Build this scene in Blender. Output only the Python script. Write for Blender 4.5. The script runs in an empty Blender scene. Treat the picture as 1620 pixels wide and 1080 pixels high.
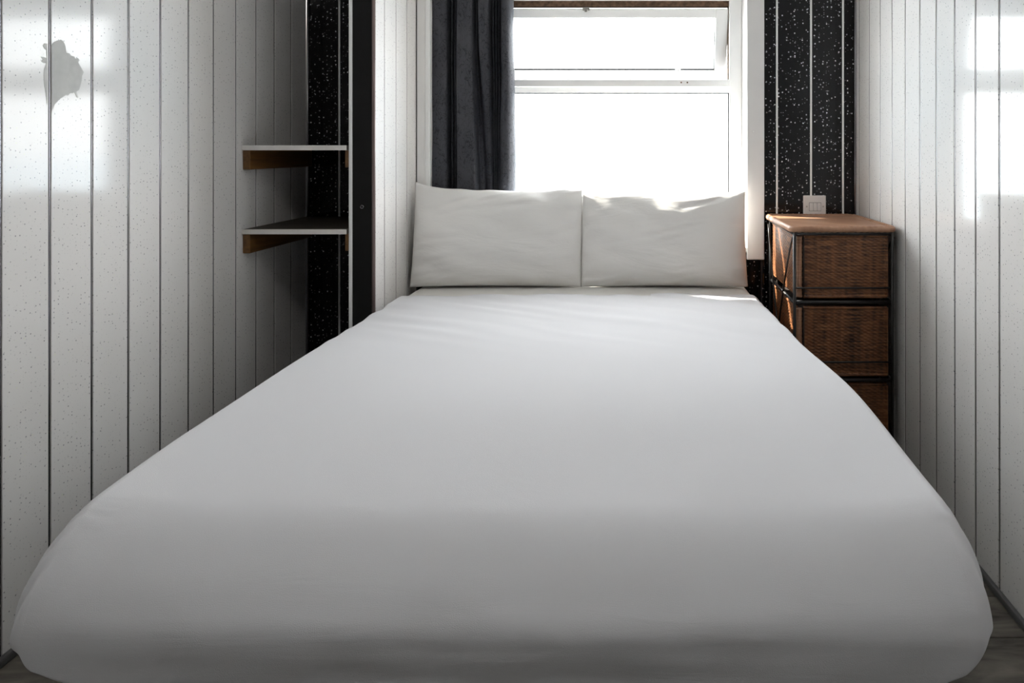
import bpy, bmesh, math, random
from mathutils import Vector, Matrix, noise
from mathutils.geometry import tessellate_polygon
random.seed(7)
S = bpy.context.scene
COL = S.collection
PI = math.pi

# ------------------------------------------------------------------ camera
cam_d = bpy.data.cameras.new('camera')
cam_d.sensor_width = 36.0
cam_d.lens = 24.0                       # 1080 px of a 1620 px frame
cam_d.shift_x = -202 / 1620             # level lens, frame shifted left and down
cam_d.shift_y = -304 / 1620
cam_d.clip_start = 0.02
cam = bpy.data.objects.new('camera', cam_d)
cam.location = (0, 0, 1.10)
cam.rotation_euler = (PI / 2, 0, 0)
COL.objects.link(cam)
S.camera = cam

# ------------------------------------------------------------------ sky, sun, exposure
W = bpy.data.worlds.new('hazy_sky')
S.world = W
W.use_nodes = True
bg = W.node_tree.nodes['Background']
bg.inputs['Color'].default_value = (0.965, 0.98, 1.0, 1)
bg.inputs['Strength'].default_value = 5.5

sun_d = bpy.data.lights.new('sun', 'SUN')
sun_d.energy = 12.0
sun_d.color = (1.0, 0.93, 0.82)
sun_d.angle = math.radians(1.2)
sun = bpy.data.objects.new('sun', sun_d)
sun.rotation_euler = Vector((0.27, -0.15, -0.21)).to_track_quat('-Z', 'Y').to_euler()
sun.location = (-3, 5, 5)
COL.objects.link(sun)

por_d = bpy.data.lights.new('window_portal', 'AREA')   # sampling portal for the sky, gives no light itself
por_d.shape = 'RECTANGLE'
por_d.size, por_d.size_y = 1.29, 1.10
por_d.cycles.is_portal = True
por = bpy.data.objects.new('window_portal', por_d)
por.location = (-0.209, 2.912, 1.25)
por.rotation_euler = (-PI / 2, 0, 0)
COL.objects.link(por)

S.view_settings.view_transform = 'Standard'
S.view_settings.look = 'None'
S.view_settings.gamma = 1.0
S.view_settings.use_curve_mapping = False
S.view_settings.exposure = 1.45
S.cycles.max_bounces = 14
S.cycles.diffuse_bounces = 8
S.cycles.glossy_bounces = 5
S.cycles.transparent_max_bounces = 16
S.cycles.sample_clamp_indirect = 6.0
S.cycles.caustics_reflective = False
S.cycles.caustics_refractive = False

# ------------------------------------------------------------------ room dimensions (metres)
XL, XR = -1.365, 0.887          # finished faces of the side walls
YB, YF = 2.80, -1.30            # window wall, wall behind the camera
ZC = 2.25                       # ceiling
XN0, XN1 = -0.999, -0.915       # short wing wall left of the bed
YN = 2.36                       # its front face
WX0, WX1, WZ0, WZ1 = -0.856, 0.438, 0.70, 1.80     # window opening

# ------------------------------------------------------------------ materials
def new_mat(name):
    m = bpy.data.materials.new(name)
    m.use_nodes = True
    nt = m.node_tree
    return m, nt, nt.nodes['Principled BSDF'], nt.nodes['Material Output']

def nd(nt, kind, **kw):
    n = nt.nodes.new(kind)
    for k, v in kw.items():
        if k in n.inputs: n.inputs[k].default_value = v
        else: setattr(n, k, v)
    return n

def lk(nt, a, b): nt.links.new(a, b)

def math_n(nt, op, a, b=None):
    n = nt.nodes.new('ShaderNodeMath'); n.operation = op
    for i, v in enumerate((a, b)):
        if v is None: continue
        if isinstance(v, (int, float)): n.inputs[i].default_value = v
        else: lk(nt, v, n.inputs[i])
    return n.outputs[0]

def mixc(nt, fac, a, b):
    n = nt.nodes.new('ShaderNodeMix'); n.data_type = 'RGBA'
    if isinstance(fac, (int, float)): n.inputs[0].default_value = fac
    else: lk(nt, fac, n.inputs[0])
    for i, v in ((6, a), (7, b)):
        if isinstance(v, tuple): n.inputs[i].default_value = (*v, 1)
        else: lk(nt, v, n.inputs[i])
    return n.outputs[2]

def ramp(nt, src, p0, c0, p1, c1):
    r = nt.nodes.new('ShaderNodeValToRGB')
    r.color_ramp.elements[0].position = p0; r.color_ramp.elements[0].color = (*c0, 1)
    r.color_ramp.elements[1].position = p1; r.color_ramp.elements[1].color = (*c1, 1)
    lk(nt, src, r.inputs[0])
    return r.outputs[0]

def bump(nt, bsdf, src, strength, dist):
    b = nt.nodes.new('ShaderNodeBump')
    b.inputs['Strength'].default_value = strength; b.inputs['Distance'].default_value = dist
    lk(nt, src, b.inputs['Height']); lk(nt, b.outputs[0], bsdf.inputs['Normal'])

def position(nt, scale=(1, 1, 1)):
    g = nt.nodes.new('ShaderNodeNewGeometry')
    v = nt.nodes.new('ShaderNodeVectorMath'); v.operation = 'MULTIPLY'
    lk(nt, g.outputs['Position'], v.inputs[0]); v.inputs[1].default_value = scale
    return v.outputs[0]

def wall_plane(nt):
    """(x + y, z, 0): runs along any upright wall of the room"""
    g = nt.nodes.new('ShaderNodeNewGeometry')
    s = nt.nodes.new('ShaderNodeSeparateXYZ'); lk(nt, g.outputs['Position'], s.inputs[0])
    a = math_n(nt, 'ADD', s.outputs[0], s.outputs[1])
    c = nt.nodes.new('ShaderNodeCombineXYZ'); lk(nt, a, c.inputs[0]); lk(nt, s.outputs[2], c.inputs[1])
    return c.outputs[0]

def plain(name, col, rough=0.5, metal=0.0, spec=0.5, var=0.0, vscale=6.0):
    m, nt, b, o = new_mat(name)
    b.inputs['Roughness'].default_value = rough
    b.inputs['Metallic'].default_value = metal
    b.inputs['Specular IOR Level'].default_value = spec
    if var > 0:
        n = nd(nt, 'ShaderNodeTexNoise', Scale=vscale, Detail=4.0)
        lk(nt, position(nt), n.inputs['Vector'])
        c = ramp(nt, n.outputs[0], 0.3, tuple(c * (1 - var) for c in col), 0.7, tuple(min(1, c * (1 + var)) for c in col))
        lk(nt, c, b.inputs['Base Color'])
    else:
        b.inputs['Base Color'].default_value = (*col, 1)
    return m

def speckled(name, base, speck, speck2, rough, cells, size, share, grain):
    """glossy plastic panel with glitter flecks"""
    m, nt, b, o = new_mat(name)
    p = wall_plane(nt)
    col = None
    base_n = nd(nt, 'ShaderNodeTexNoise', Scale=2.3, Detail=3.0); lk(nt, p, base_n.inputs['Vector'])
    col = ramp(nt, base_n.outputs[0], 0.3, tuple(c * 0.96 for c in base), 0.7, base)
    for sc, sz, sh, cc, ofs in ((cells, size, share, speck, 0), (cells * 0.63, size * 0.62, share * 0.35, speck2, 11.3), (cells * 1.7, size * 1.0, share * 0.7, tuple(0.5 * (a + c) for a, c in zip(base, speck)), 4.7)):
        mp = nt.nodes.new('ShaderNodeVectorMath'); mp.operation = 'ADD'
        lk(nt, p, mp.inputs[0]); mp.inputs[1].default_value = (ofs, ofs * 0.37, 0)
        v = nd(nt, 'ShaderNodeTexVoronoi', Scale=sc); v.voronoi_dimensions = '2D'
        lk(nt, mp.outputs[0], v.inputs['Vector'])
        near = math_n(nt, 'LESS_THAN', v.outputs['Distance'], sz)
        sep = nt.nodes.new('ShaderNodeSeparateColor'); lk(nt, v.outputs['Color'], sep.inputs[0])
        pick = math_n(nt, 'LESS_THAN', sep.outputs[0], sh)
        f = math_n(nt, 'MULTIPLY', near, pick)
        f = math_n(nt, 'MULTIPLY', f, math_n(nt, 'ADD', math_n(nt, 'MULTIPLY', sep.outputs[1], 0.75), 0.25))
        if cc is None:
            hs = nd(nt, 'ShaderNodeHueSaturation', Saturation=0.5, Value=1.3); lk(nt, v.outputs['Color'], hs.inputs['Color'])
            cc = hs.outputs[0]
        col = mixc(nt, f, col, cc)
    lk(nt, col, b.inputs['Base Color'])
    b.inputs['Roughness'].default_value = rough
    b.inputs['Specular IOR Level'].default_value = 0.30
    g = nd(nt, 'ShaderNodeTexNoise', Scale=420.0, Detail=2.0); lk(nt, p, g.inputs['Vector'])
    bump(nt, b, g.outputs[0], grain, 0.0006)
    return m

M = {}
M['white_panel'] = speckled('white_glitter_panel', (0.81, 0.795, 0.78), (0.28, 0.28, 0.29), (0.78, 0.80, 0.66), 0.10, 80.0, 0.125, 0.34, 0.05)
M['black_panel'] = speckled('black_glitter_panel', (0.006, 0.006, 0.007), (0.80, 0.80, 0.83), (0.6, 0.6, 0.65), 0.10, 60.0, 0.16, 0.26, 0.03)
M['black_gloss'] = plain('black_plastic', (0.005, 0.005, 0.005), 0.35, 0.0, 0.2)
M['joint'] = plain('joint_dark_grey', (0.06, 0.055, 0.06), 0.4)  # dark grey backing colour that shows in the joints
M['chrome'] = plain('chrome_strip', (0.27, 0.26, 0.28), 0.25, 0.9)
M['silver'] = plain('silver_white_strip', (0.90, 0.90, 0.89), 0.25, 0.0)
M['faint'] = plain('pale_strip', (0.50, 0.46, 0.47), 0.3, 0.0)
M['dirty_trim'] = plain('brownish_corner_bead', (0.20, 0.15, 0.14), 0.3, 0.3)
M['white_pvc'] = plain('white_window_plastic', (0.86, 0.86, 0.85), 0.25, 0.0, 0.5, 0.02)
M['white_paint'] = plain('white_gloss_paint', (0.82, 0.81, 0.80), 0.3, 0.0, 0.5, 0.03)
M['wall_paint'] = plain('off_white_paint', (0.80, 0.79, 0.77), 0.7, 0.0, 0.3, 0.02)
M['front_paint'] = plain('taupe_paint', (0.30, 0.285, 0.27), 0.7, 0.0, 0.3, 0.02)
M['gasket'] = plain('black_rubber', (0.02, 0.02, 0.02), 0.5)
M['rust'] = plain('brown_grime', (0.13, 0.08, 0.05), 0.8, 0.0, 0.2, 0.5, 60.0)
M['steel'] = plain('dull_steel', (0.5, 0.48, 0.45), 0.35, 0.9)
M['black_metal'] = plain('black_lacquered_rod', (0.012, 0.011, 0.011), 0.32)
M['skirting'] = plain('dark_grey_skirting', (0.085, 0.085, 0.085), 0.45, 0.0, 0.5, 0.15, 30.0)
M['switch'] = plain('white_switch_plastic', (0.78, 0.76, 0.75), 0.3)
M['switch_grey'] = plain('grey_switch_gap', (0.35, 0.34, 0.34), 0.5)
M['divan'] = plain('charcoal_divan_fabric', (0.05, 0.05, 0.055), 0.9, 0.0, 0.2, 0.2, 60.0)
M['castor'] = plain('black_castor', (0.02, 0.02, 0.02), 0.4)

def cloth(name, col, weave=0.12, crease=0.25, cs=(5.0, 5.0, 16.0)):
    m, nt, b, o = new_mat(name)
    b.inputs['Roughness'].default_value = 0.85
    b.inputs['Specular IOR Level'].default_value = 0.2
    b.inputs['Sheen Weight'].default_value = 0.12
    p = position(nt)
    n1 = nd(nt, 'ShaderNodeTexNoise', Scale=1.0, Detail=5.0, Roughness=0.55, Distortion=0.7)
    lk(nt, position(nt, cs), n1.inputs['Vector'])
    n2 = nd(nt, 'ShaderNodeTexNoise', Scale=900.0, Detail=1.0); lk(nt, p, n2.inputs['Vector'])
    n3 = nd(nt, 'ShaderNodeTexNoise', Scale=1.4, Detail=3.0); lk(nt, p, n3.inputs['Vector'])
    c = ramp(nt, n3.outputs[0], 0.3, tuple(v * 0.975 for v in col), 0.7, col)
    lk(nt, c, b.inputs['Base Color'])
    h = math_n(nt, 'ADD', math_n(nt, 'MULTIPLY', n1.outputs[0], crease), math_n(nt, 'MULTIPLY', n2.outputs[0], weave * 0.05))
    bump(nt, b, h, 0.5, 0.05)
    return m
M['sheet'] = cloth('cool_white_cotton', (0.70, 0.70, 0.725), 0.25, 0.045, (4.0, 4.0, 30.0))
M['mattress'] = cloth('cream_white_cotton', (0.72, 0.705, 0.675), 0.10, 0.06)
M['pillow'] = cloth('warm_white_pillowcase', (0.80, 0.785, 0.765), 0.10, 0.20, (4.0, 6.0, 14.0))

def curtain_mat():
    m, nt, b, o = new_mat('slate_crushed_velvet')
    p = position(nt, (1, 1, 1))
    n = nd(nt, 'ShaderNodeTexNoise', Scale=9.0, Detail=5.0); lk(nt, p, n.inputs['Vector'])
    dn = nd(nt, 'ShaderNodeTexNoise', Scale=30.0, Detail=2.0); lk(nt, p, dn.inputs['Vector'])
    dv = nt.nodes.new('ShaderNodeVectorMath'); dv.operation = 'SCALE'; lk(nt, dn.outputs['Color'], dv.inputs[0]); dv.inputs['Scale'].default_value = 0.04
    av = nt.nodes.new('ShaderNodeVectorMath'); av.operation = 'ADD'; lk(nt, p, av.inputs[0]); lk(nt, dv.outputs[0], av.inputs[1])
    v = nd(nt, 'ShaderNodeTexNoise', Scale=1.0, Detail=1.5, Distortion=0.9)
    lk(nt, position(nt, (55.0, 55.0, 38.0)), v.inputs['Vector'])
    ridge = math_n(nt, 'ABSOLUTE', math_n(nt, 'SUBTRACT', v.outputs[0], 0.5))
    crack = ramp(nt, ridge, 0.0, (0.0, 0.0, 0.0), 0.035, (1, 1, 1))
    patch = ramp(nt, n.outputs[0], 0.54, (0, 0, 0), 0.70, (1, 1, 1))
    cm = nt.nodes.new('ShaderNodeMix'); cm.data_type = 'RGBA'; cm.inputs[7].default_value = (1, 1, 1, 1)
    lk(nt, patch, cm.inputs[0]); lk(nt, crack, cm.inputs[6])
    base = mixc(nt, n.outputs[0], (0.036, 0.039, 0.050), (0.090, 0.090, 0.100))
    col = mixc(nt, cm.outputs[2], (0.014, 0.015, 0.018), base)
    lk(nt, col, b.inputs['Base Color'])
    b.inputs['Roughness'].default_value = 0.6
    b.inputs['Specular IOR Level'].default_value = 0.25
    b.inputs['Sheen Weight'].default_value = 0.0
    b.inputs['Sheen Roughness'].default_value = 0.4
    bump(nt, b, v.outputs[0], 0.35, 0.006)
    tr = nd(nt, 'ShaderNodeBsdfTranslucent'); tr.inputs['Color'].default_value = (0.10, 0.12, 0.17, 1)
    mx = nt.nodes.new('ShaderNodeMixShader'); mx.inputs[0].default_value = 0.06
    lk(nt, b.outputs[0], mx.inputs[1]); lk(nt, tr.outputs[0], mx.inputs[2]); lk(nt, mx.outputs[0], o.inputs['Surface'])
    return m
M['curtain'] = curtain_mat()

def glass_mat():
    m, nt, b, o = new_mat('window_glass')
    nt.nodes.remove(b)
    t = nd(nt, 'ShaderNodeBsdfTransparent'); t.inputs['Color'].default_value = (0.985, 0.995, 0.99, 1)
    g = nd(nt, 'ShaderNodeBsdfGlossy'); g.inputs['Roughness'].default_value = 0.02
    f = nd(nt, 'ShaderNodeLayerWeight'); f.inputs['Blend'].default_value = 0.5
    sch = math_n(nt, 'ADD', math_n(nt, 'MULTIPLY', math_n(nt, 'POWER', f.outputs['Facing'], 5.0), 0.95), 0.04)
    mx = nt.nodes.new('ShaderNodeMixShader')
    lk(nt, sch, mx.inputs[0]); lk(nt, t.outputs[0], mx.inputs[1]); lk(nt, g.outputs[0], mx.inputs[2])
    lk(nt, mx.outputs[0], o.inputs['Surface'])
    return m
M['glass'] = glass_mat()

def wicker_mat(name, c0, c1, c2):
    m, nt, b, o = new_mat(name)
    p = wall_plane(nt)
    st = nt.nodes.new('ShaderNodeVectorMath'); st.operation = 'MULTIPLY'; lk(nt, p, st.inputs[0]); st.inputs[1].default_value = (42.0, 3.0, 1.0)
    n1 = nd(nt, 'ShaderNodeTexNoise', Scale=1.0, Detail=2.0); lk(nt, st.outputs[0], n1.inputs['Vector'])
    st2 = nt.nodes.new('ShaderNodeVectorMath'); st2.operation = 'MULTIPLY'; lk(nt, p, st2.inputs[0]); st2.inputs[1].default_value = (14.0, 190.0, 1.0)
    n2 = nd(nt, 'ShaderNodeTexNoise', Scale=1.0, Detail=3.0); lk(nt, st2.outputs[0], n2.inputs['Vector'])
    a = ramp(nt, n1.outputs[0], 0.35, c0, 0.68, c1)
    f = ramp(nt, n2.outputs[0], 0.42, (0, 0, 0), 0.75, (0.8, 0.8, 0.8))
    lk(nt, mixc(nt, f, a, c2), b.inputs['Base Color'])
    b.inputs['Roughness'].default_value = 0.42
    b.inputs['Specular IOR Level'].default_value = 0.5
    return m
M['wicker'] = wicker_mat('brown_wicker', (0.035, 0.012, 0.005), (0.21, 0.078, 0.028), (0.40, 0.17, 0.065))
M['wicker_lit'] = wicker_mat('window_lit_wicker', (0.16, 0.070, 0.034), (0.34, 0.17, 0.095), (0.42, 0.23, 0.14))  # paler wicker copy: window light painted into the left drawer border
M['wicker_top'] = wicker_mat('tan_wicker', (0.28, 0.14, 0.08), (0.42, 0.23, 0.14), (0.50, 0.30, 0.19))
M['wicker_dark'] = plain('dark_wicker_core', (0.025, 0.012, 0.007), 0.7)

def wood_mat(name, c0, c1, sc, rough):
    m, nt, b, o = new_mat(name)
    n = nd(nt, 'ShaderNodeTexNoise', Scale=1.0, Detail=6.0, Roughness=0.6, Distortion=0.6)
    lk(nt, position(nt, sc), n.inputs['Vector'])
    lk(nt, ramp(nt, n.outputs[0], 0.3, c0, 0.7, c1), b.inputs['Base Color'])
    b.inputs['Roughness'].default_value = rough
    bump(nt, b, n.outputs[0], 0.3, 0.002)
    return m
M['batten'] = wood_mat('stained_pine', (0.09, 0.040, 0.011), (0.20, 0.095, 0.026), (60, 4, 60), 0.45)
M['plank'] = wood_mat('weathered_grey_oak', (0.022, 0.020, 0.016), (0.20, 0.18, 0.15), (5.0, 22.0, 10.0), 0.6)
M['shelf_board'] = wood_mat('dark_brown_laminate', (0.030, 0.024, 0.017), (0.060, 0.048, 0.034), (4, 30, 30), 0.65)
M['edging'] = plain('white_edging_strip', (0.72, 0.70, 0.67), 0.35, 0.0, 0.5, 0.05, 40.0)
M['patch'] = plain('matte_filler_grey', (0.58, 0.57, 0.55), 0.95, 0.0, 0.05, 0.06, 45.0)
def sea_mat():
    m, nt, b, o = new_mat('pale_sea')
    b.inputs['Base Color'].default_value = (0.42, 0.52, 0.60, 1)
    b.inputs['Roughness'].default_value = 0.35
    n = nd(nt, 'ShaderNodeTexNoise', Scale=0.4, Detail=5.0); lk(nt, position(nt), n.inputs['Vector'])
    bump(nt, b, n.outputs[0], 0.5, 0.5)
    return m
M['sea'] = sea_mat()

# ------------------------------------------------------------------ mesh helpers
def mesh_obj(name, bm, mat, parent=None, smooth=False, loc=None):
    me = bpy.data.meshes.new(name)
    bm.normal_update()
    bm.to_mesh(me); bm.free()
    if mat is not None: me.materials.append(M[mat])
    if smooth:
        for p in me.polygons: p.use_smooth = True
    o = bpy.data.objects.new(name, me)
    COL.objects.link(o)
    if parent is not None: o.parent = parent
    if loc: o.location = loc
    return o

def linked(name, me, parent, loc, rot=None):
    o = bpy.data.objects.new(name, me); COL.objects.link(o)
    o.parent = parent; o.location = loc
    if rot: o.rotation_euler = rot
    return o

def add_box(bm, x0, x1, y0, y1, z0, z1, bev=0.0, seg=2):
    r = bmesh.ops.create_cube(bm, size=1.0)
    vs = r['verts']
    for v in vs:
        v.co = Vector(((x0 + x1) / 2 + v.co.x * (x1 - x0), (y0 + y1) / 2 + v.co.y * (y1 - y0), (z0 + z1) / 2 + v.co.z * (z1 - z0)))
    if bev > 0:
        es = {e for v in vs for e in v.link_edges}
        bmesh.ops.bevel(bm, geom=list(es), offset=bev, segments=seg, affect='EDGES', profile=0.5)

def box(name, x0, x1, y0, y1, z0, z1, mat, parent=None, bev=0.0, seg=2):
    bm = bmesh.new(); add_box(bm, x0, x1, y0, y1, z0, z1, bev, seg)
    return mesh_obj(name, bm, mat, parent)

def add_tube(bm, pts, r, n=8, cap=True):
    pts = [Vector(p) for p in pts]
    rings = []
    for i, p in enumerate(pts):
        a = pts[max(0, i - 1)]; c = pts[min(len(pts) - 1, i + 1)]
        t = (c - a).normalized()
        up = Vector((0, 0, 1)) if abs(t.z) < 0.9 else Vector((1, 0, 0))
        u = t.cross(up).normalized(); w = t.cross(u)
        rr = r[i] if isinstance(r, (list, tuple)) else r
        rings.append([bm.verts.new(p + (u * math.cos(2 * PI * k / n) + w * math.sin(2 * PI * k / n)) * rr) for k in range(n)])
    for a, b in zip(rings, rings[1:]):
        for k in range(n):
            bm.faces.new((a[k], a[(k + 1) % n], b[(k + 1) % n], b[k]))
    if cap:
        bm.faces.new(rings[0][::-1]); bm.faces.new(rings[-1])

def tube(name, pts, r, mat, parent=None, n=8):
    bm = bmesh.new(); add_tube(bm, pts, r, n)
    bmesh.ops.recalc_face_normals(bm, faces=bm.faces)
    return mesh_obj(name, bm, mat, parent, smooth=True)

def grid_faces(bm, rows, flip=False):
    for a, b in zip(rows, rows[1:]):
        for i in range(len(a) - 1):
            f = (a[i], a[i + 1], b[i + 1], b[i])
            bm.faces.new(f[::-1] if flip else f)

def struct(o): o['kind'] = 'structure'; return o

def tag(o, label, cat, group=None):
    o['label'] = label; o['category'] = cat
    if group: o['group'] = group
    return o

def empty(name, loc):
    o = bpy.data.objects.new(name, None); COL.objects.link(o); o.location = loc
    o.empty_display_size = 0.1
    return o

def adopt(child, parent):
    """parent an object whose mesh is in world coordinates to an empty that stands elsewhere"""
    child.parent = parent
    child.matrix_parent_inverse = Matrix.Translation(parent.location).inverted()
    return child

# ------------------------------------------------------------------ the setting: floor, ceiling, walls
fl = struct(box('floor', XL - 0.05, XR + 0.05, YF - 0.05, YB + 0.05, -0.06, -0.008, 'joint'))
PW = 0.142
bmP = bmesh.new(); add_box(bmP, 0, 1, 0, PW - 0.002, -0.008, 0.0, 0.0012, 1)
meP = bpy.data.meshes.new('plank'); bmP.to_mesh(meP); bmP.free(); meP.materials.append(M['plank'])
y = YF; k = 0
while y < YB - 0.01:
    cut = (-0.9, 0.1, -0.35, 0.55, -0.6)[k % 5]
    for x0, x1 in ((XL, cut), (cut + 0.002, XR)):
        o = linked('plank', meP, fl, (x0, y, 0)); o.scale = (x1 - x0, min(1, (YB - y) / PW), 1)
    y += PW; k += 1

struct(box('ceiling', XL - 0.05, XR + 0.05, YF - 0.05, YB + 0.05, ZC, ZC + 0.05, 'wall_paint'))
struct(box('wall_front', XL - 0.05, XR + 0.05, YF - 0.06, YF, 0, ZC, 'front_paint'))

PT = 0.007      # panel thickness proud of the backing
def panel_mesh(width, height, mat, name='panel'):
    """one tongue-and-groove panel: runs along +X, faces -Y (front at y = 0), rises along +Z"""
    g = 0.0035
    bm = bmesh.new(); add_box(bm, g, width - g, 0, PT, 0, height, 0.0016, 2)
    me = bpy.data.meshes.new(name); bm.to_mesh(me); bm.free(); me.materials.append(M[mat]); return me

def bead_mesh(height, mat, w=0.0055, out=0.0):
    """slim half round cover strip, centre line at x = 0, facing -Y"""
    bm = bmesh.new(); n = 6
    lo = []; hi = []
    for i in range(n + 1):
        a = PI * i / n
        lo.append(bm.verts.new((-w / 2 * math.cos(a), 0.0035 - out - 0.003 * math.sin(a), 0)))
        hi.append(bm.verts.new((-w / 2 * math.cos(a), 0.0035 - out - 0.003 * math.sin(a), height)))
    for i in range(n): bm.faces.new((lo[i], lo[i + 1], hi[i + 1], hi[i]))
    bm.faces.new((lo[0], hi[0], hi[n], lo[n]))
    me = bpy.data.meshes.new('joint_strip'); bm.normal_update(); bm.to_mesh(me); bm.free(); me.materials.append(M[mat])
    for p in me.polygons: p.use_smooth = True
    return me

# --- left wall: faces +X. Panels run along Y.
wl = struct(box('wall_left', XL - 0.08, XL - PT, YF, YB + 0.2, 0, ZC, 'joint'))
ROT_L = (0, 0, PI / 2)      # local +X -> +Y, local -Y -> +X
ROT_R = (0, 0, -PI / 2)     # local +X -> -Y, local -Y -> -X
SP_L = 0.1215
mL = panel_mesh(SP_L, ZC - 0.02, 'white_panel'); sL = bead_mesh(ZC - 0.02, 'chrome')
j0 = 1.580
k = -23
while True:
    ya = j0 + SP_L * k
    if ya > YB - 0.01: break
    o = linked('panel', mL, wl, (XL, ya, 0.01), ROT_L)
    if ya + SP_L > YB: o.scale.x = (YB - ya) / SP_L
    linked('joint_strip', sL, wl, (XL, ya, 0.01), ROT_L)
    k += 1
# --- right wall
wr = struct(box('wall_right', XR + PT, XR + 0.08, YF, YB + 0.2, 0, ZC, 'joint'))
SP_R = 0.1195
mR = panel_mesh(SP_R, ZC - 0.02, 'white_panel'); sR = bead_mesh(ZC - 0.02, 'chrome', 0.0045)
k = -24
while True:
    ya = 1.684 + SP_R * k
    if ya > YB - 0.01: break
    yb = min(ya + SP_R, YB)
    o = linked('panel', mR, wr, (XR, yb, 0.01), ROT_R); o.scale.x = (yb - ya) / SP_R
    linked('joint_strip', sR, wr, (XR, ya, 0.01), ROT_R)
    k += 1

# --- window wall: backing built round the opening, black panels on it
def back_piece(bm, x0, x1, z0, z1): add_box(bm, x0, x1, YB + PT, YB + 0.16, z0, z1)
bm = bmesh.new()
back_piece(bm, XL - 0.08, WX0 - 0.004, 0, ZC); back_piece(bm, WX1 + 0.004, XR + 0.08, 0, ZC)
back_piece(bm, WX0 - 0.004, WX1 + 0.004, 0, WZ0 - 0.022); back_piece(bm, WX0 - 0.004, WX1 + 0.004, WZ1 + 0.004, ZC)
wb = struct(mesh_obj('wall_back', bm, 'joint'))
def black_run(joints, x0, x1, z0, z1, strips=True):
    xs = [x0] + [j for j in joints if x0 < j < x1] + [x1]
    for a, b in zip(xs, xs[1:]):
        me = panel_mesh(b - a, z1 - z0, 'black_panel')
        linked('panel', me, wb, (a, YB, z0))
    if strips:
        me = bead_mesh(z1 - z0, 'silver', 0.0085, 0.003)
        for j in xs[1:-1]: linked('joint_strip', me, wb, (j, YB, z0))
black_run([0.563, 0.703, 0.834], 0.500, XR, 0.01, ZC - 0.01)
black_run([-1.232], XL, XN0, 0.01, ZC - 0.01)
black_run([-0.77, -0.63, -0.49, -0.35, -0.21, -0.07, 0.07, 0.21, 0.35], XN1, 0.500, 0.01, 0.655, True)
black_run([-0.77, -0.63, -0.49, -0.35, -0.21, -0.07, 0.07, 0.21, 0.35], XN1, 0.500, WZ1 + 0.07, ZC - 0.01, True)
# corner beads where the black panels meet the side walls
t = struct(tube('trim_1', [(XL + 0.006, YB - 0.006, 0.01), (XL + 0.006, YB - 0.006, ZC - 0.01)], 0.006, 'chrome'))
t = struct(tube('trim_2', [(XR - 0.004, YB - 0.004, 0.01), (XR - 0.004, YB - 0.004, ZC - 0.01)], 0.0045, 'chrome'))

# --- wing wall between the shelf alcove and the bed
ww = struct(box('wall_wing', XN0 + PT, XN1 - PT, YN + PT, YB + PT, 0, ZC, 'joint'))
linked('panel', panel_mesh(XN1 - XN0 - 0.008, ZC - 0.02, 'black_gloss'), ww, (XN0 + 0.002, YN, 0.01))
js = [YN, 2.449, 2.565, 2.685, YB]
for a, b in zip(js, js[1:]):
    linked('panel', panel_mesh(b - a, ZC - 0.02, 'white_panel'), ww, (XN1, a, 0.01), ROT_L)
mf = bead_mesh(ZC - 0.02, 'faint', 0.005, 0.001)
for a in js[1:-1]: linked('joint_strip', mf, ww, (XN1, a, 0.01), ROT_L)
for a, b in zip(js, js[1:]):
    linked('panel', panel_mesh(b - a, ZC - 0.02, 'black_panel'), ww, (XN0, b, 0.01), ROT_R)
o = box('corner_trim', XN0 - 0.006, XN0 + 0.006, YN - 0.004, YN + 0.022, 0.01, ZC - 0.01, 'silver', ww, 0.0025)
o['label'] = 'white plastic corner strip'
o = tube('corner_bead', [(XN1 - 0.005, YN + 0.001, 0.01), (XN1 - 0.005, YN + 0.001, ZC - 0.01)], 0.0065, 'dirty_trim', ww)
o['label'] = 'brownish corner bead'
bm = bmesh.new()
add_tube(bm, [(-0.9595 + 0.0055 * math.cos(2 * PI * q / 16), YN - 0.001, 0.901 + 0.0055 * math.sin(2 * PI * q / 16)) for q in range(17)], 0.0016, 6, False)
mesh_obj('screw_cap', bm, 'chrome', ww, True)

# --- skirting
struct(box('baseboard_left', XL, XL + 0.014, YF, YB, 0, 0.020, 'skirting', None, 0.005))
struct(box('baseboard_right', XR - 0.014, XR, YF, YB, 0, 0.020, 'skirting', None, 0.005))

# --- torn matte patch on the left wall
def patch_mesh(outline, name, depth=0.0006):
    bm = bmesh.new()
    f = [bm.verts.new((XL + depth, p[0], p[1])) for p in outline]
    b = [bm.verts.new((XL, p[0], p[1])) for p in outline]
    for tri in tessellate_polygon([[Vector((p[0], p[1], 0)) for p in outline]]):
        t = [f[i] for i in tri]
        bm.faces.new(t)
    n = len(f)
    for i in range(n): bm.faces.new((f[i], b[i], b[(i + 1) % n], f[(i + 1) % n]))
    for q in bm.faces:
        q.normal_update()
        if len(q.verts) == 3 and q.normal.x < 0: q.normal_flip()
    return mesh_obj(name, bm, 'patch', wl)
def wpt(px, py):            # a spot on the left wall from its place in the detail crop (10 px of it = 1.48 px of the photo)
    X = 30 + px * 150 / 1012; Y = 40 + py * 160 / 1080
    d = -XL * 1080 / (1012 - X)
    return (d, 1.10 - (Y - 236) * d / 1080)
main = [(345, 215), (372, 180), (405, 160), (425, 165), (445, 152), (470, 170), (490, 205), (497, 250), (505, 290), (540, 300), (555, 325), (590, 330), (600, 355), (630, 350), (650, 375), (628, 392), (650, 430), (672, 470), (690, 500), (672, 540), (668, 590), (655, 640), (640, 690), (610, 708), (632, 770), (620, 772), (590, 715), (575, 725), (545, 722), (520, 745), (500, 740), (470, 765), (435, 785), (410, 815), (380, 845), (365, 885), (348, 912)]
o = patch_mesh([wpt(*p) for p in main], 'torn_patch'); o['label'] = 'matte grey torn patch on the glossy panels'
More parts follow.
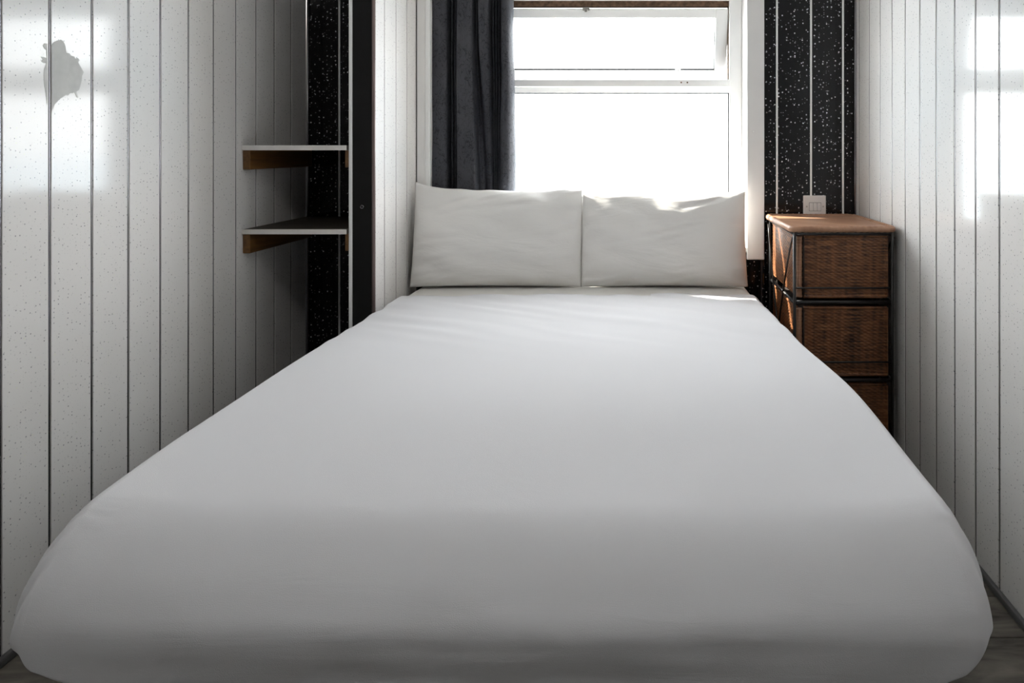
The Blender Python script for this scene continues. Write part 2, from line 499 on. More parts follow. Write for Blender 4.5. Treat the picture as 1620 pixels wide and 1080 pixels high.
side = [(300, 195), (272, 190), (252, 215), (270, 250), (290, 262), (296, 350), (262, 338), (232, 335), (255, 365), (236, 385), (262, 402), (290, 408), (270, 460), (262, 530), (270, 640), (285, 740), (298, 850), (301, 820), (301, 400), (301, 250)]
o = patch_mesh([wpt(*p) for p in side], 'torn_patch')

# ------------------------------------------------------------------ window
wn = struct(empty('window_1', (-0.209, 2.95, WZ0)))
def wbox(name, *a, **k): return adopt(box(name, *a, **k), wn)
FY0, FY1 = 2.925, 2.985
# reveal lining
wbox('reveal_lining', WX1, WX1 + 0.004, YB + 0.001, FY1, WZ0, WZ1, 'white_paint')
wbox('reveal_lining', WX0 - 0.004, WX0, YB + 0.001, FY1, WZ0, WZ1, 'white_paint')
wbox('reveal_lining', WX0, WX1, YB + 0.001, FY1, WZ1, WZ1 + 0.004, 'white_paint')
wbox('window_sill', WX0 - 0.003, WX1 + 0.003, YB - 0.012, FY1, WZ0 - 0.022, WZ0, 'white_paint', bev=0.004)
# fixed frame
def frame_mesh():
    bm = bmesh.new()
    add_box(bm, WX1 - 0.054, WX1, FY0, FY1, WZ0, WZ1, 0.004)
    add_box(bm, WX0, WX0 + 0.054, FY0, FY1, WZ0, WZ1, 0.004)
    add_box(bm, WX0 + 0.05, WX1 - 0.05, FY0, FY1, WZ0, WZ0 + 0.06, 0.004)
    add_box(bm, WX0 + 0.05, WX1 - 0.05, FY0, FY1, 1.738, WZ1, 0.004)
    return bm
adopt(mesh_obj('outer_frame', frame_mesh(), 'white_pvc'), wn)
wbox('transom', WX0 + 0.05, WX1 - 0.05, FY0 - 0.018, FY1, 1.366, 1.397, 'white_pvc', bev=0.003)
wbox('glazing_bead', WX0 + 0.05, WX1 - 0.05, FY0 + 0.006, FY0 + 0.03, 1.3415, 1.367, 'white_pvc', bev=0.003)
wbox('glazing_bead', WX1 - 0.0585, WX1 - 0.053, FY0 + 0.008, FY0 + 0.03, WZ0 + 0.055, 1.3425, 'gasket')
wbox('glazing_bead', WX0 + 0.05, WX1 - 0.05, FY0 + 0.008, FY0 + 0.03, 1.3385, 1.3418, 'gasket')
wbox('window_pane', WX0 + 0.05, WX1 - 0.05, FY0 + 0.026, FY0 + 0.030, WZ0 + 0.055, 1.345, 'glass')
wbox('grimy_seal', WX0 + 0.05, WX1 - 0.05, FY0 + 0.012, FY1 - 0.01, 1.714, 1.739, 'rust')
wbox('grimy_seal', WX1 - 0.0565, WX1 - 0.053, FY0 + 0.02, FY1 - 0.01, 1.397, 1.735, 'rust')
for xx in (0.177, 0.203):
    bm = bmesh.new(); add_tube(bm, [(xx, FY0 - 0.0195, 1.384), (xx, FY0 - 0.016, 1.384)], 0.0035, 10)
    bmesh.ops.recalc_face_normals(bm, faces=bm.faces)
    adopt(mesh_obj('screw_hole', bm, 'rust'), wn)
# top-hung fanlight, pushed open a little at the bottom
SX0, SX1, SH = WX0 + 0.058, WX1 - 0.057, 0.306
bm = bmesh.new()
add_box(bm, SX0, SX0 + 0.054, -0.02, 0.025, -SH, 0, 0.004)
add_box(bm, SX1 - 0.054, SX1, -0.02, 0.025, -SH, 0, 0.004)
add_box(bm, SX0 + 0.05, SX1 - 0.05, -0.02, 0.025, -SH, -SH + 0.042, 0.004)
add_box(bm, SX0 + 0.05, SX1 - 0.05, -0.02, 0.025, -0.040, 0, 0.004)
me_s = bpy.data.meshes.new('fanlight'); bm.normal_update(); bm.to_mesh(me_s); bm.free(); me_s.materials.append(M['white_pvc'])
sash = bpy.data.objects.new('fanlight', me_s); COL.objects.link(sash)
sash.location = (0, FY0 + 0.028, 1.708); sash.rotation_euler = (math.radians(13), 0, 0)
sash.parent = wn; sash.matrix_parent_inverse = Matrix.Translation(wn.location).inverted()
def sbox(name, *a, **k): return box(name, *a, parent=sash, **k)
sbox('window_pane', SX0 + 0.05, SX1 - 0.05, 0.004, 0.008, -SH + 0.038, -0.036, 'glass')
sbox('gasket', SX0 + 0.054, 0.157, -0.012, 0.004, -SH + 0.0405, -SH + 0.0475, 'gasket')
sbox('gasket', 0.180, SX1 - 0.054, -0.012, 0.004, -SH + 0.0405, -SH + 0.0475, 'gasket')
sbox('gasket', SX1 - 0.0565, SX1 - 0.0535, -0.012, 0.004, -SH + 0.043, -0.045, 'gasket')
sbox('stay_peg', 0.160, 0.178, -0.034, -0.018, -SH + 0.020, -SH + 0.050, 'white_pvc', bev=0.003)
bm = bmesh.new()
add_box(bm, -0.245, -0.215, -0.030, -0.018, -0.008, 0.006, 0.002)
add_box(bm, -0.236, -0.224, -0.042, -0.026, -0.014, 0.000, 0.002)
mesh_obj('catch', bm, 'steel', sash)
# casing on the room side
tr = struct(box('trim_3', WX1, WX1 + 0.071, YB - 0.014, YB + 0.002, 0.649, ZC - 0.2, 'white_paint', None, 0.003))
bm = bmesh.new(); bmesh.ops.create_uvsphere(bm, u_segments=12, v_segments=8, radius=0.006)
for v in bm.verts: v.co = Vector((0.464 + v.co.x, YB - 0.014 + v.co.y * 0.4, 1.173 + v.co.z))
mesh_obj('screw_cap', bm, 'white_pvc', tr, True)
tl = struct(box('trim_4', XN1 + 0.004, WX0 - 0.020, YB - 0.010, YB + 0.002, 0.649, ZC - 0.2, 'white_paint', None, 0.003))
box('edge_bead', WX0 - 0.020, WX0, YB - 0.016, YB + 0.002, 0.649, ZC - 0.2, 'white_pvc', tl, 0.004)
struct(box('trim_5', WX0, WX1, YB - 0.014, YB + 0.002, WZ1, WZ1 + 0.07, 'white_paint', None, 0.003))

# unseen slab added outside over the window to block direct sun
struct(box('added_sun_block', XL - 0.4, XR + 0.4, YB + 0.165, 3.38, 1.96, 2.02, 'white_paint', None, 0.01))

# sea far below the window
bm = bmesh.new(); bmesh.ops.create_grid(bm, x_segments=8, y_segments=8, size=900)
sea = mesh_obj('sea', bm, 'sea', None, loc=(0, 925, -9)); struct(sea)

# ------------------------------------------------------------------ fill lamp, added unseen above the frame to brighten the room
lamp = empty('added_fill_lamp', (-0.25, 0.75, ZC))
tag(lamp, 'unseen fill lamp added above the foot of the bed', 'lamp')
def dome(r, h, z, n=28, m=8):
    bm = bmesh.new(); rows = []
    for j in range(m):
        a = PI / 2 * j / m
        rows.append([bm.verts.new((r * math.cos(a) * math.cos(2 * PI * i / n), r * math.cos(a) * math.sin(2 * PI * i / n), z - h * math.sin(a))) for i in range(n)])
    tip = bm.verts.new((0, 0, z - h))
    for a, b in zip(rows, rows[1:]):
        for i in range(n): bm.faces.new((a[i], b[i], b[(i + 1) % n], a[(i + 1) % n]))
    for i in range(n): bm.faces.new((rows[-1][i], tip, rows[-1][(i + 1) % n]))
    bm.faces.new(rows[0])
    bmesh.ops.recalc_face_normals(bm, faces=bm.faces)
    return bm
M['fill_glow'], _nt, _b, _o = new_mat('fill_lamp_glow')
_b.inputs['Base Color'].default_value = (0.9, 0.9, 0.88, 1)
_b.inputs['Emission Color'].default_value = (1.0, 0.955, 0.91, 1)
_b.inputs['Emission Strength'].default_value = 6.5
mesh_obj('shade', dome(0.16, 0.07, -0.02), 'fill_glow', lamp, True)
bm = bmesh.new(); add_tube(bm, [(0, 0, -0.022), (0, 0, -0.001)], 0.17, 32)
bmesh.ops.recalc_face_normals(bm, faces=bm.faces)
mesh_obj('base_ring', bm, 'white_pvc', lamp)

# ------------------------------------------------------------------ bed
BX0, BX1, BY0, BY1, BZ0, BZ1 = -0.906, 0.512, 0.965, 2.770, 0.280, 0.556
def softness(p):
    return noise.noise(p)
def rounded_slab(name, mat, grow, y_cut=None, wrinkle=0.0, parent=None, drop=False):
    """pillowy slab with soft edges: mattress or the sheet stretched over it"""
    hx, hy, hz = (BX1 - BX0) / 2 + grow, (BY1 - BY0) / 2 + grow, (BZ1 - BZ0) / 2 + grow
    c = Vector(((BX0 + BX1) / 2, (BY0 + BY1) / 2, (BZ0 + BZ1) / 2))
    rx, ry, rz = 0.050, 0.150, 0.150; ryh = 0.03; rzb = 0.065
    def samples(h, r0, r1, n, e=22):
        def edge(r): return [h - r + r * math.tan(t / e * PI / 4) for t in range(1, e + 1)]
        mid = [-(h - r0) + (2 * h - r0 - r1) * i / n for i in range(n + 1)]
        return [-v for v in reversed(edge(r0))] + mid + edge(r1)
    sx, sy, sz = samples(hx, rx, rx, 90), samples(hy, ry, ryh, 110), samples(hz, rzb, rz, 14)
    bm = bmesh.new()
    def warp(p):
        q = []
        for v, h, r0, r1 in zip(p, (hx, hy, hz), (rx, ry, rzb), (rx, ryh, rz)):
            i = max(-(h - r0), min(h - r1, v)); r = r1 if v > i else r0
            q.append((i, (v - i) / r, r))
        L = math.sqrt(sum(a[1] ** 2 for a in q)) or 1.0
        n = Vector([a[1] / L for a in q])
        w = Vector([a[0] + a[1] / L * a[2] for a in q])
        # belly of the sides, widest a little below the middle
        zt = w.z / hz
        belly = 0.016 * max(0.0, 1 - (zt + 0.25) ** 2)
        w.x += n.x * belly * 0.55; w.y += n.y * (0.020 * max(0.0, 1 - ((zt + 0.85) / 1.85) ** 2) if n.y < 0 else 0.0)
        # soft crown and sunken edges on top
        if n.z > 0:
            w.z += n.z * (0.006 * (1 - (w.x / hx) ** 2) - 0.004 * (w.y / hy) ** 2)
        P = w + c
        fo = max(0.0, (1.62 - P.y) / 0.62) ** 2
        if n.z > 0: P.z -= 0.060 * fo * n.z * (1 - 0.80 * min(1.0, abs(w.x) / hx) ** 4)
        # the tucked lower edge is drawn up towards the foot corners
        reach = 0.42 if w.x < 0 else 0.30
        cw = min(1.0, max(0.0, (abs(w.x) - (hx - reach)) / reach)); cw = cw * cw
        if w.z < 0: P.z += cw * 0.112 * abs(w.z / hz) ** 1.1; P.x -= math.copysign(0.075, w.x) * cw * abs(w.z / hz) ** 1.6
        # drawn in a little at the foot corners
        ft = min(1.0, max(0.0, (1.30 - P.y) / 0.35))
        P.x -= (0.010 if w.x < 0 else 0.004) * (w.x / hx) * ft * min(1.0, abs(w.x) / hx) ** 2
        # bed narrows slightly towards the head on the right side
        f = min(1.0, max(0.0, (P.y - 1.35) / 1.15)); f = f * f * (3 - 2 * f)
        if w.x > 0: P.x -= 0.058 * f * min(1.0, w.x / (hx * 0.5))
        if wrinkle > 0:
            d = 0.0
            # slow undulation over the top
            d += wrinkle * 1.5 * noise.noise(Vector((P.x * 2.3, P.y * 2.9, 3.1))) * max(0, n.z)
            # diagonal drag lines near the head
            hd = max(0.0, min(1.0, (P.y - 1.7) / 0.7)) * max(0, n.z)
            d += wrinkle * 1.5 * hd * noise.noise(Vector(((P.x * 0.5 + P.y) * 16.0, (P.x - P.y * 0.5) * 2.2, 8.8)))
            # level creases on the foot face
            ff = max(0.0, -n.y) ** 2
            d += wrinkle * 0.42 * ff * noise.noise(Vector((P.x * 3.0, 1.7, P.z * 34.0)))
            d += wrinkle * 0.40 * ff * noise.noise(Vector((P.x * 9.0 + P.z * 5, 5.1, P.z * 16.0)))
            # gathered pleats at the two foot corners
            for cx, k, amp, lo in ((BX0, 30.0, 1.0, 0.35), (BX1, 17.0, 0.5, 0.2)):
                ax, ay = P.x - (cx + (0.10 if cx < 0 else -0.10)), P.y - (BY0 + 0.14)
                th = math.atan2(ay, ax if cx > 0 else -ax)      # -pi/2 foot face .. 0 side face
                wgt = math.exp(-((th + 0.62) / 0.55) ** 2) * math.exp(-((math.hypot(ax, ay) - 0.12) / 0.12) ** 2)
                dn = max(0.0, min(1.0, (BZ1 - 0.01 - P.z) / 0.09))
                wv = math.sin(th * k + 2.0 * P.z * 6 + 1.4 * noise.noise(Vector((th * 2, P.z * 5, 2.2))))
                d += wrinkle * amp * 1.6 * wgt * dn * min(1.0, max(0.0, (P.z - BZ0) / 0.12)) * wv
            P += n * max(d, -0.0045)
        return P
    def face(us, vs, fn, flip):
        rows = [[bm.verts.new(warp(fn(u, v))) for u in us] for v in vs]
        grid_faces(bm, rows, flip)
    face(sx, sy, lambda u, v: (u, v, hz), False)
    if not drop: face(sx, sy, lambda u, v: (u, v, -hz), True)
    face(sx, sz, lambda u, v: (u, -hy, v), False)
    face(sx, sz, lambda u, v: (u, hy, v), True)
    face(sy, sz, lambda u, v: (-hx, u, v), True)
    face(sy, sz, lambda u, v: (hx, u, v), False)
    bmesh.ops.remove_doubles(bm, verts=bm.verts, dist=1e-5)
    if y_cut is not None:
        bmesh.ops.delete(bm, geom=[f for f in bm.faces if f.calc_center_median().y > y_cut + 0.012 * math.sin(f.calc_center_median().x * 3)], context='FACES')
    bmesh.ops.recalc_face_normals(bm, faces=bm.faces)
    return mesh_obj(name, bm, mat, parent, smooth=True)

bed = empty('double_bed', (-0.2, 1.87, 0))
tag(bed, 'low double bed with a thick mattress filling the alcove under the window', 'bed')
o = adopt(rounded_slab('mattress', 'mattress', 0.0), bed)
adopt(box('divan_base', BX0 + 0.07, BX1 - 0.13, BY0 + 0.13, BY1 - 0.01, 0.05, 0.30, 'divan', None, 0.012), bed)
for cx in (BX0 + 0.13, BX1 - 0.19):
    for cy in (BY0 + 0.2, BY1 - 0.1):
        bm = bmesh.new(); add_tube(bm, [(cx, cy, 0.0), (cx, cy, 0.012), (cx, cy, 0.04), (cx, cy, 0.06)], [0.018, 0.024, 0.022, 0.016], 14)
        bmesh.ops.recalc_face_normals(bm, faces=bm.faces)
        adopt(mesh_obj('foot', bm, 'castor', None, True), bed)
sheet = rounded_slab('bed_sheet', 'sheet', 0.0075, y_cut=2.50, wrinkle=0.0055, drop=True)
sheet.modifiers.new('thickness', 'SOLIDIFY').thickness = 0.002
sheet.modifiers['thickness'].offset = -1
tag(sheet, 'smooth white cotton sheet stretched over the mattress and tucked at the foot', 'sheet')

# ------------------------------------------------------------------ pillows
def pillow(name, cx, width, height, thick, base, yb, lean, seed, tilt, label, corner_up=(0, 0), seam=1):
    nu, nv = 72, 44
    bm = bmesh.new()
    def pt(i, j, side):
        u = -1 + 2 * i / nu; v = -1 + 2 * j / nv
        su = math.sin(u * PI / 2) * 0.55 + u * 0.45; sv = math.sin(v * PI / 2) * 0.55 + v * 0.45
        # edges pull in a little between the corners
        ex = 1 - (0.018 if su * seam < 0 else 0.0) * (1 - sv * sv); ez = 1 - 0.030 * (1 - su * su)
        X = su * width / 2 * ex; Z = sv * height / 2 * ez
        prof = max(0.0, (1 - abs(su) ** 3.2)) ** 0.55 * max(0.0, (1 - abs(sv) ** 2.6)) ** 0.55
        # heavier at the bottom
        prof *= 1.0 - 0.22 * sv
        wr = 0.013 * noise.noise(Vector((su * 1.7 + seed, sv * 2.6 + su * 1.2, side * 1.7)))
        ms = max(0.0, noise.noise(Vector((su * 1.6 - seed, sv * 1.9, 4.4))) + 0.12)
        wr += 0.016 * ms * noise.noise(Vector((su * 2.4 + seed * 2, sv * 11.0 - su * 4, side * 2.9)))
        rimw = max(abs(su), abs(sv)) ** 6
        wr += 0.006 * rimw * math.sin((su if abs(sv) > abs(su) else sv) * 17 + seed) * (1 - rimw * 0.5)
        Y = side * (prof * thick / 2 + wr * min(1.0, prof * 2.5))
        Z += 0.006 * noise.noise(Vector((su * 4 + seed, 7.7, 0))) * max(0, sv) ** 2
        if sv > 0:
            Z += sv ** 3 * (corner_up[0] * max(0, -su) ** 3 + corner_up[1] * max(0, su) ** 3)
        return Vector((X, Y, Z))
    fr = [[bm.verts.new(pt(i, j, -1)) for i in range(nu + 1)] for j in range(nv + 1)]
    bk = [[bm.verts.new(pt(i, j, 1)) for i in range(nu + 1)] for j in range(nv + 1)]
    grid_faces(bm, fr, False); grid_faces(bm, bk, True)
    bmesh.ops.remove_doubles(bm, verts=bm.verts, dist=2e-4)
    R = Matrix.Rotation(lean, 4, 'X') @ Matrix.Rotation(tilt, 4, 'Y')
    for v in bm.verts: v.co = R @ (v.co + Vector((0, 0, height / 2)))
    mz = min(v.co.z for v in bm.verts)
    for v in bm.verts: v.co.z -= mz
    bmesh.ops.recalc_face_normals(bm, faces=bm.faces)
    o = mesh_obj(name, bm, 'pillow', None, True, loc=(cx, yb, base))
    return tag(o, label, 'pillow', 'pillows propped against the window')
pillow('pillow', -0.5656, 0.672, 0.385, 0.155, 0.560, 2.675, -0.17, 1.3, 0.0, 'white pillow propped upright below the dark curtain, against the panelled wall', (0.03, 0.0), 1)
pillow('pillow', 0.0972, 0.655, 0.372, 0.150, 0.560, 2.678, -0.17, 5.9, 0.0, 'white pillow propped upright under the bright window, nearer the wicker drawers', (0, 0.006), -1)

# ------------------------------------------------------------------ curtain
def curtain():
    y0 = 2.815
    top = [(-.905, .03), (-.885, .004), (-.815, 0), (-.808, .020), (-.803, .055), (-.797, .030), (-.792, .030), (-.787, .058), (-.783, .030), (-.778, .028), (-.774, .05), (-.768, .010), (-.758, 0), (-.712, 0), (-.703, .008), (-.698, .05), (-.691, .025), (-.686, .05), (-.680, .012), (-.672, 0), (-.640, 0), (-.632, .015), (-.628, .055), (-.621, .028), (-.615, .056), (-.609, .028), (-.602, .055), (-.596, .025), (-.588, .05), (-.581, .012), (-.570, 0), (-.552, .004), (-.541, .022), (-.537, .045)]
    bot = [(-.905, .03), (-.885, .004), (-.815, 0), (-.808, .020), (-.803, .055), (-.797, .030), (-.792, .030), (-.787, .058), (-.783, .030), (-.778, .028), (-.774, .05), (-.768, .010), (-.758, 0), (-.700, -.012), (-.686, -.008), (-.681, .045), (-.672, .05), (-.664, .055), (-.657, .052), (-.650, .046), (-.638, .044), (-.630, .048), (-.625, .060), (-.620, .050), (-.616, .060), (-.612, .045), (-.606, .060), (-.601, .050), (-.596, .055), (-.588, .018), (-.575, .0), (-.550, -.004), (-.530, .015), (-.524, .036)]
    z0, z1 = 0.712, 1.775
    nz = 46; sub = 3
    bm = bmesh.new()
    def cat(P, t):
        n = len(P) - 1; f = min(t, n - 1e-6); i = int(f); f -= i
        p = [P[max(0, i - 1)], P[i], P[i + 1], P[min(n, i + 2)]]
        out = []
        for a in range(2):
            q = [k[a] for k in p]
            out.append(0.5 * (2 * q[1] + (q[2] - q[0]) * f + (2 * q[0] - 5 * q[1] + 4 * q[2] - q[3]) * f * f + (3 * q[1] - q[0] - 3 * q[2] + q[3]) * f ** 3))
        return out
    rows = []
    for j in range(nz + 1):
        z = z0 + (z1 - z0) * j / nz
        s = 1 - (z - z0) / (z1 - z0)
        w = min(1.0, max(0.0, (s - 0.05) / 0.75)); w = w * w * (3 - 2 * w)
        P = [(a[0] * (1 - w) + b[0] * w, a[1] * (1 - w) + b[1] * w) for a, b in zip(top, bot)]
        row = []
        for i in range((len(P) - 1) * sub + 1):
            x, d = cat(P, i / sub)
            x += 0.004 * noise.noise(Vector((x * 6, z * 3.5, 1.0))) * (1 if x > -0.86 else 0)
            d += 0.006 * noise.noise(Vector((x * 10, z * 5, 9.0)))
            row.append(bm.verts.new((x * 0.987, y0 + d * 1.25, z)))
        rows.append(row)
    grid_faces(bm, rows, False)
    o = mesh_obj('curtain', bm, 'curtain', None, True)
    m = o.modifiers.new('thickness', 'SOLIDIFY'); m.thickness = 0.0015
    return o
cu = empty('curtain', (-0.715, 2.862, 0.712))
c_m = adopt(curtain(), cu); c_m.name = 'drape'
rod = adopt(tube('curtain_rod', [(WX0 + 0.004, 2.89, 1.782), (WX1 - 0.004, 2.89, 1.782)], 0.007, 'steel', None, 10), cu)
tag(cu, 'dark slate blue pleated curtain drawn to the left of the window', 'curtain')

# ------------------------------------------------------------------ shelves in the alcove
def shelf(z_top, label):
    s = empty('wall_shelf', ((XL + XN0) / 2, 2.57, z_top))
    tag(s, label, 'shelf', 'corner shelves in the dark alcove')
    adopt(box('board', XL + 0.001, XN0 - 0.0065, 2.3425, YB - 0.002, z_top - 0.016, z_top, 'shelf_board', None, 0.0012), s)
    o = adopt(box('edge_strip', XL + 0.001, XN0 - 0.0065, 2.340, 2.3425, z_top - 0.0165, z_top + 0.0004, 'edging', None, 0.0008), s)
    o['label'] = 'white edging strip'
    adopt(box('batten', XL + 0.001, XL + 0.026, 2.346, YB - 0.01, z_top - 0.083, z_top - 0.0165, 'batten', None, 0.002), s)
    adopt(box('batten', XN0 - 0.019, XN0 - 0.0065, 2.358, YB - 0.01, z_top - 0.076, z_top - 0.0165, 'batten', None, 0.002), s)
    return s
shelf(1.113, 'upper dark shelf with white front edge on brown battens in the alcove')
shelf(0.825, 'lower dark shelf with white front edge on brown battens, nearer the bed')

# ------------------------------------------------------------------ wicker drawers
CX0, CX1, CY0, CY1, CZ = 0.517, 0.862, 2.317, 2.752, 0.838
chest = empty('wicker_chest', ((CX0 + CX1) / 2, (CY0 + CY1) / 2, 0))
tag(chest, 'tall brown wicker chest of drawers in a black rod frame beside the bed', 'chest of drawers')
def weave_mesh(w, h, stakes, rows, amp, name, mat):
    """woven cane sheet: strands pass over and under upright stakes. X along, Z up, faces -Y"""
    nu, nv = stakes * 4, rows * 2
    bm = bmesh.new(); g = []
    for j in range(nv + 1):
        v = j / nv * rows; r = int(min(v, rows - 1e-6))
        row = []
        for i in range(nu + 1):
            u = i / nu * stakes
            s = math.sin(PI * u + (PI if r % 2 else 0))
            round_ = abs(math.sin(PI * v))
            row.append(bm.verts.new((w * i / nu, -amp * (0.6 * s * round_ + 0.8 * round_), h * j / nv)))
        g.append(row)
    grid_faces(bm, g, False)
    me = bpy.data.meshes.new(name); bm.normal_update(); bm.to_mesh(me); bm.free(); me.materials.append(M[mat])
    for p in me.polygons: p.use_smooth = True
    return me
levels = [(0.592, 0.812, 0.630), (0.326, 0.567, 0.379), (0.070, 0.306, 0.118)]
lx0, lx1, ly0, ly1 = CX0 + 0.016, CX1 - 0.014, CY0 + 0.004, CY1 - 0.016
DW, DD = lx1 - lx0, ly1 - ly0
me_rim_cache = {}
for zi, (za, zb, zr) in enumerate(levels):
    h = zb - za
    dr = adopt(box('drawer', lx0 + 0.003, lx1 - 0.003, ly0 + 0.012, ly1 - 0.003, za + 0.003, zb - 0.010, 'wicker_dark', None, 0.008), chest)
    off = Vector(chest.location)
    def put(name, me, loc, rot=None):
        o = bpy.data.objects.new(name, me); COL.objects.link(o); o.parent = dr
        o.matrix_parent_inverse = Matrix.Identity(4)
        o.location = loc
        if rot: o.rotation_euler = rot
        return o
    rows = int(h / 0.0062)
    put('front_weave', weave_mesh(DW - 0.034, h - 0.014, 25, rows, 0.0034, 'front_weave', 'wicker'), (lx0 + 0.028, ly0 + 0.0075, za + 0.007))
    put('side_weave', weave_mesh(DD - 0.02, h - 0.014, 34, rows, 0.0034, 'side_weave', 'wicker'), (lx0 + 0.0005, ly1 - 0.01, za + 0.007), ROT_R)
    # wrapped border of the front, left post bulging forward, window light painted in
    bm = bmesh.new()
    zs = [za + 0.004 + (h - 0.012) * q / 40 for q in range(41)]
    add_tube(bm, [(lx0 + 0.011, ly0 + 0.010, z) for z in zs], [0.0105 + 0.0007 * math.sin(q * 2.1) for q in range(41)], 10)
    bmesh.ops.recalc_face_normals(bm, faces=bm.faces)
    o = mesh_obj('border', bm, 'wicker_lit', dr, True); o.matrix_parent_inverse = Matrix.Identity(4)
    bm = bmesh.new(); add_tube(bm, [(lx1 - 0.005, ly0 + 0.009, z) for z in zs], 0.0055, 8)
    bmesh.ops.recalc_face_normals(bm, faces=bm.faces)
    mesh_obj('border', bm, 'wicker', dr, True)
    for zz in (za + 0.006, zb - 0.007):
        bm = bmesh.new(); n = 60
        add_tube(bm, [(lx0 + 0.026 + (DW - 0.032) * q / n, ly0 + 0.0075, zz) for q in range(n + 1)], [0.0062 + 0.0006 * math.sin(q * 2.3) for q in range(n + 1)], 8)
        bmesh.ops.recalc_face_normals(bm, faces=bm.faces)
        mesh_obj('border', bm, 'wicker', dr, True)
    bm = bmesh.new(); n = 60
    add_tube(bm, [(lx0 + 0.002, ly0 + 0.012 + (DD - 0.02) * q / n, zb - 0.007) for q in range(n + 1)], [0.0062 + 0.0006 * math.sin(q * 2.3) for q in range(n + 1)], 8)
    bmesh.ops.recalc_face_normals(bm, faces=bm.faces)
    mesh_obj('border', bm, 'wicker', dr, True)
    # dark upright between border and weave
    mesh_obj('front_stake', (lambda b: (add_tube(b, [(lx0 + 0.026, ly0 + 0.006, za + 0.006), (lx0 + 0.026, ly0 + 0.006, zb - 0.008)], 0.003, 6), b)[1])(bmesh.new()), 'wicker_dark', dr, True)
def rod_part(name, pts, r=0.0045): return adopt(tube(name, pts, r, 'black_metal', None, 8), chest)
posts = [(CX0 + 0.008, CY0 - 0.003), (CX1 - 0.006, CY0 - 0.003), (CX0 + 0.008, CY1 - 0.006), (CX1 - 0.006, CY1 - 0.006)]
for px, py in posts: rod_part('post', [(px, py, 0.0), (px, py, CZ - 0.022)], 0.0055)
for zr in (0.630, 0.379, 0.118): rod_part('front_rail', [(posts[0][0], CY0 - 0.004, zr), (posts[1][0], CY0 - 0.004, zr)], 0.0032)
for zr in (0.581, 0.317, 0.061, CZ - 0.024):
    rod_part('front_rail', [(posts[0][0], CY0, zr), (posts[1][0], CY0, zr)], 0.0065)
    rod_part('side_rail', [(CX0 + 0.008, CY0, zr), (CX0 + 0.008, CY1 - 0.006, zr)], 0.006)
    rod_part('side_rail', [(CX1 - 0.006, CY0, zr), (CX1 - 0.006, CY1 - 0.006, zr)], 0.006)
    rod_part('back_rail', [(posts[2][0], CY1 - 0.006, zr), (posts[3][0], CY1 - 0.006, zr)], 0.005)
for sx in (CX0 + 0.002, CX1 - 0.001):
    for za_, zb_ in ((0.072, 0.80),):
        for d in (0, 1):
            pts = []
            for q in range(25):
                t = q / 24
                yy = CY0 + 0.004 + (CY1 - CY0 - 0.014) * (t if d else 1 - t)
                zz = zb_ + (za_ - zb_) * (t ** 1.25 if d else t ** 0.85)
                pts.append((sx + (0.002 if d else -0.002), yy, zz))
            rod_part('brace', pts, 0.0034)
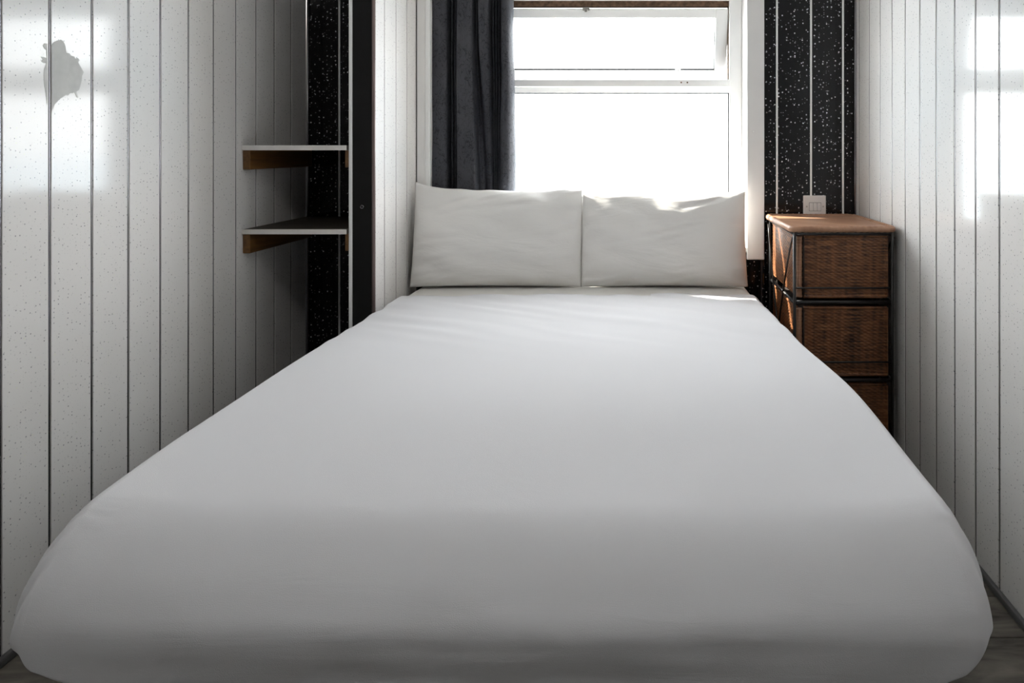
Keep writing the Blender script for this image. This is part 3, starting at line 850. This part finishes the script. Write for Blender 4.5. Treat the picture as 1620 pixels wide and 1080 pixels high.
# woven top with a rounded wrapped rim
top = adopt(box('top_panel', CX0 + 0.004, CX1 - 0.004, CY0 + 0.002, CY1 - 0.002, CZ - 0.018, CZ - 0.004, 'wicker_top', None, 0.004), chest)
me_t = weave_mesh(CX1 - CX0 - 0.012, CY1 - CY0 - 0.012, 30, 62, 0.0016, 'top_weave', 'wicker_top')
o = bpy.data.objects.new('top_weave', me_t); COL.objects.link(o); o.parent = top
o.location = (CX0 + 0.006, CY0 + 0.006, CZ - 0.0035); o.rotation_euler = (-PI / 2, 0, 0); o.scale = (1, 1, 1)
o.rotation_euler = (PI / 2, 0, 0)
o.location = (CX0 + 0.006, CY1 - 0.006, CZ - 0.0035)
o.rotation_euler = (-PI / 2, 0, 0)
bm = bmesh.new()
loop = []
r = 0.012; rc = 0.016
corners = [(CX0, CY0, PI, 1.5 * PI), (CX1, CY0, 1.5 * PI, 2 * PI), (CX1, CY1, 0, PI / 2), (CX0, CY1, PI / 2, PI)]
for cxx, cyy, a0, a1 in corners:
    ox = cxx + (rc if cxx == CX0 else -rc); oy = cyy + (rc if cyy == CY0 else -rc)
    for q in range(7):
        a = a0 + (a1 - a0) * q / 6
        loop.append(Vector((ox + rc * math.cos(a), oy + rc * math.sin(a), CZ - 0.010)))
dense = []
for a, b in zip(loop, loop[1:] + loop[:1]):
    n = max(1, int((b - a).length / 0.006))
    dense += [a.lerp(b, q / n) for q in range(n)]
dense.append(dense[0].copy()); dense.append(dense[1].copy())
add_tube(bm, dense, [0.0112 + 0.0009 * math.sin(q * 1.9) for q in range(len(dense))], 10, False)
bmesh.ops.recalc_face_normals(bm, faces=bm.faces)
rim = mesh_obj('rim', bm, 'wicker_top', top, True)
for ob in (rim,): ob.matrix_parent_inverse = Matrix.Identity(4)

# ------------------------------------------------------------------ light switch
sw = empty('light_switch', (0.7155, YB, 0.823))
tag(sw, 'white square light switch on the black panelled wall above the wicker chest', 'light switch')
adopt(box('plate', 0.6695, 0.7615, YB - 0.011, YB - 0.0005, 0.820, 0.911, 'switch', None, 0.003), sw)
adopt(box('rocker_surround', 0.6915, 0.7415, YB - 0.0125, YB - 0.0100, 0.847, 0.883, 'switch_grey', None, 0.0008), sw)
for q in range(3):
    x = 0.6935 + q * 0.0160
    bm = bmesh.new(); add_box(bm, x, x + 0.0142, YB - 0.0155, YB - 0.009, 0.849, 0.881, 0.0012)
    for v in bm.verts:
        if v.co.z > 0.87 and v.co.y < YB - 0.012: v.co.y += 0.0025
    adopt(mesh_obj('rocker', bm, 'switch'), sw)
for xx in (0.6825, 0.7495):
    bm = bmesh.new(); add_tube(bm, [(xx, YB - 0.0122, 0.866), (xx, YB - 0.0095, 0.866)], 0.0034, 12)
    bmesh.ops.recalc_face_normals(bm, faces=bm.faces)
    adopt(mesh_obj('screw', bm, 'steel'), sw)
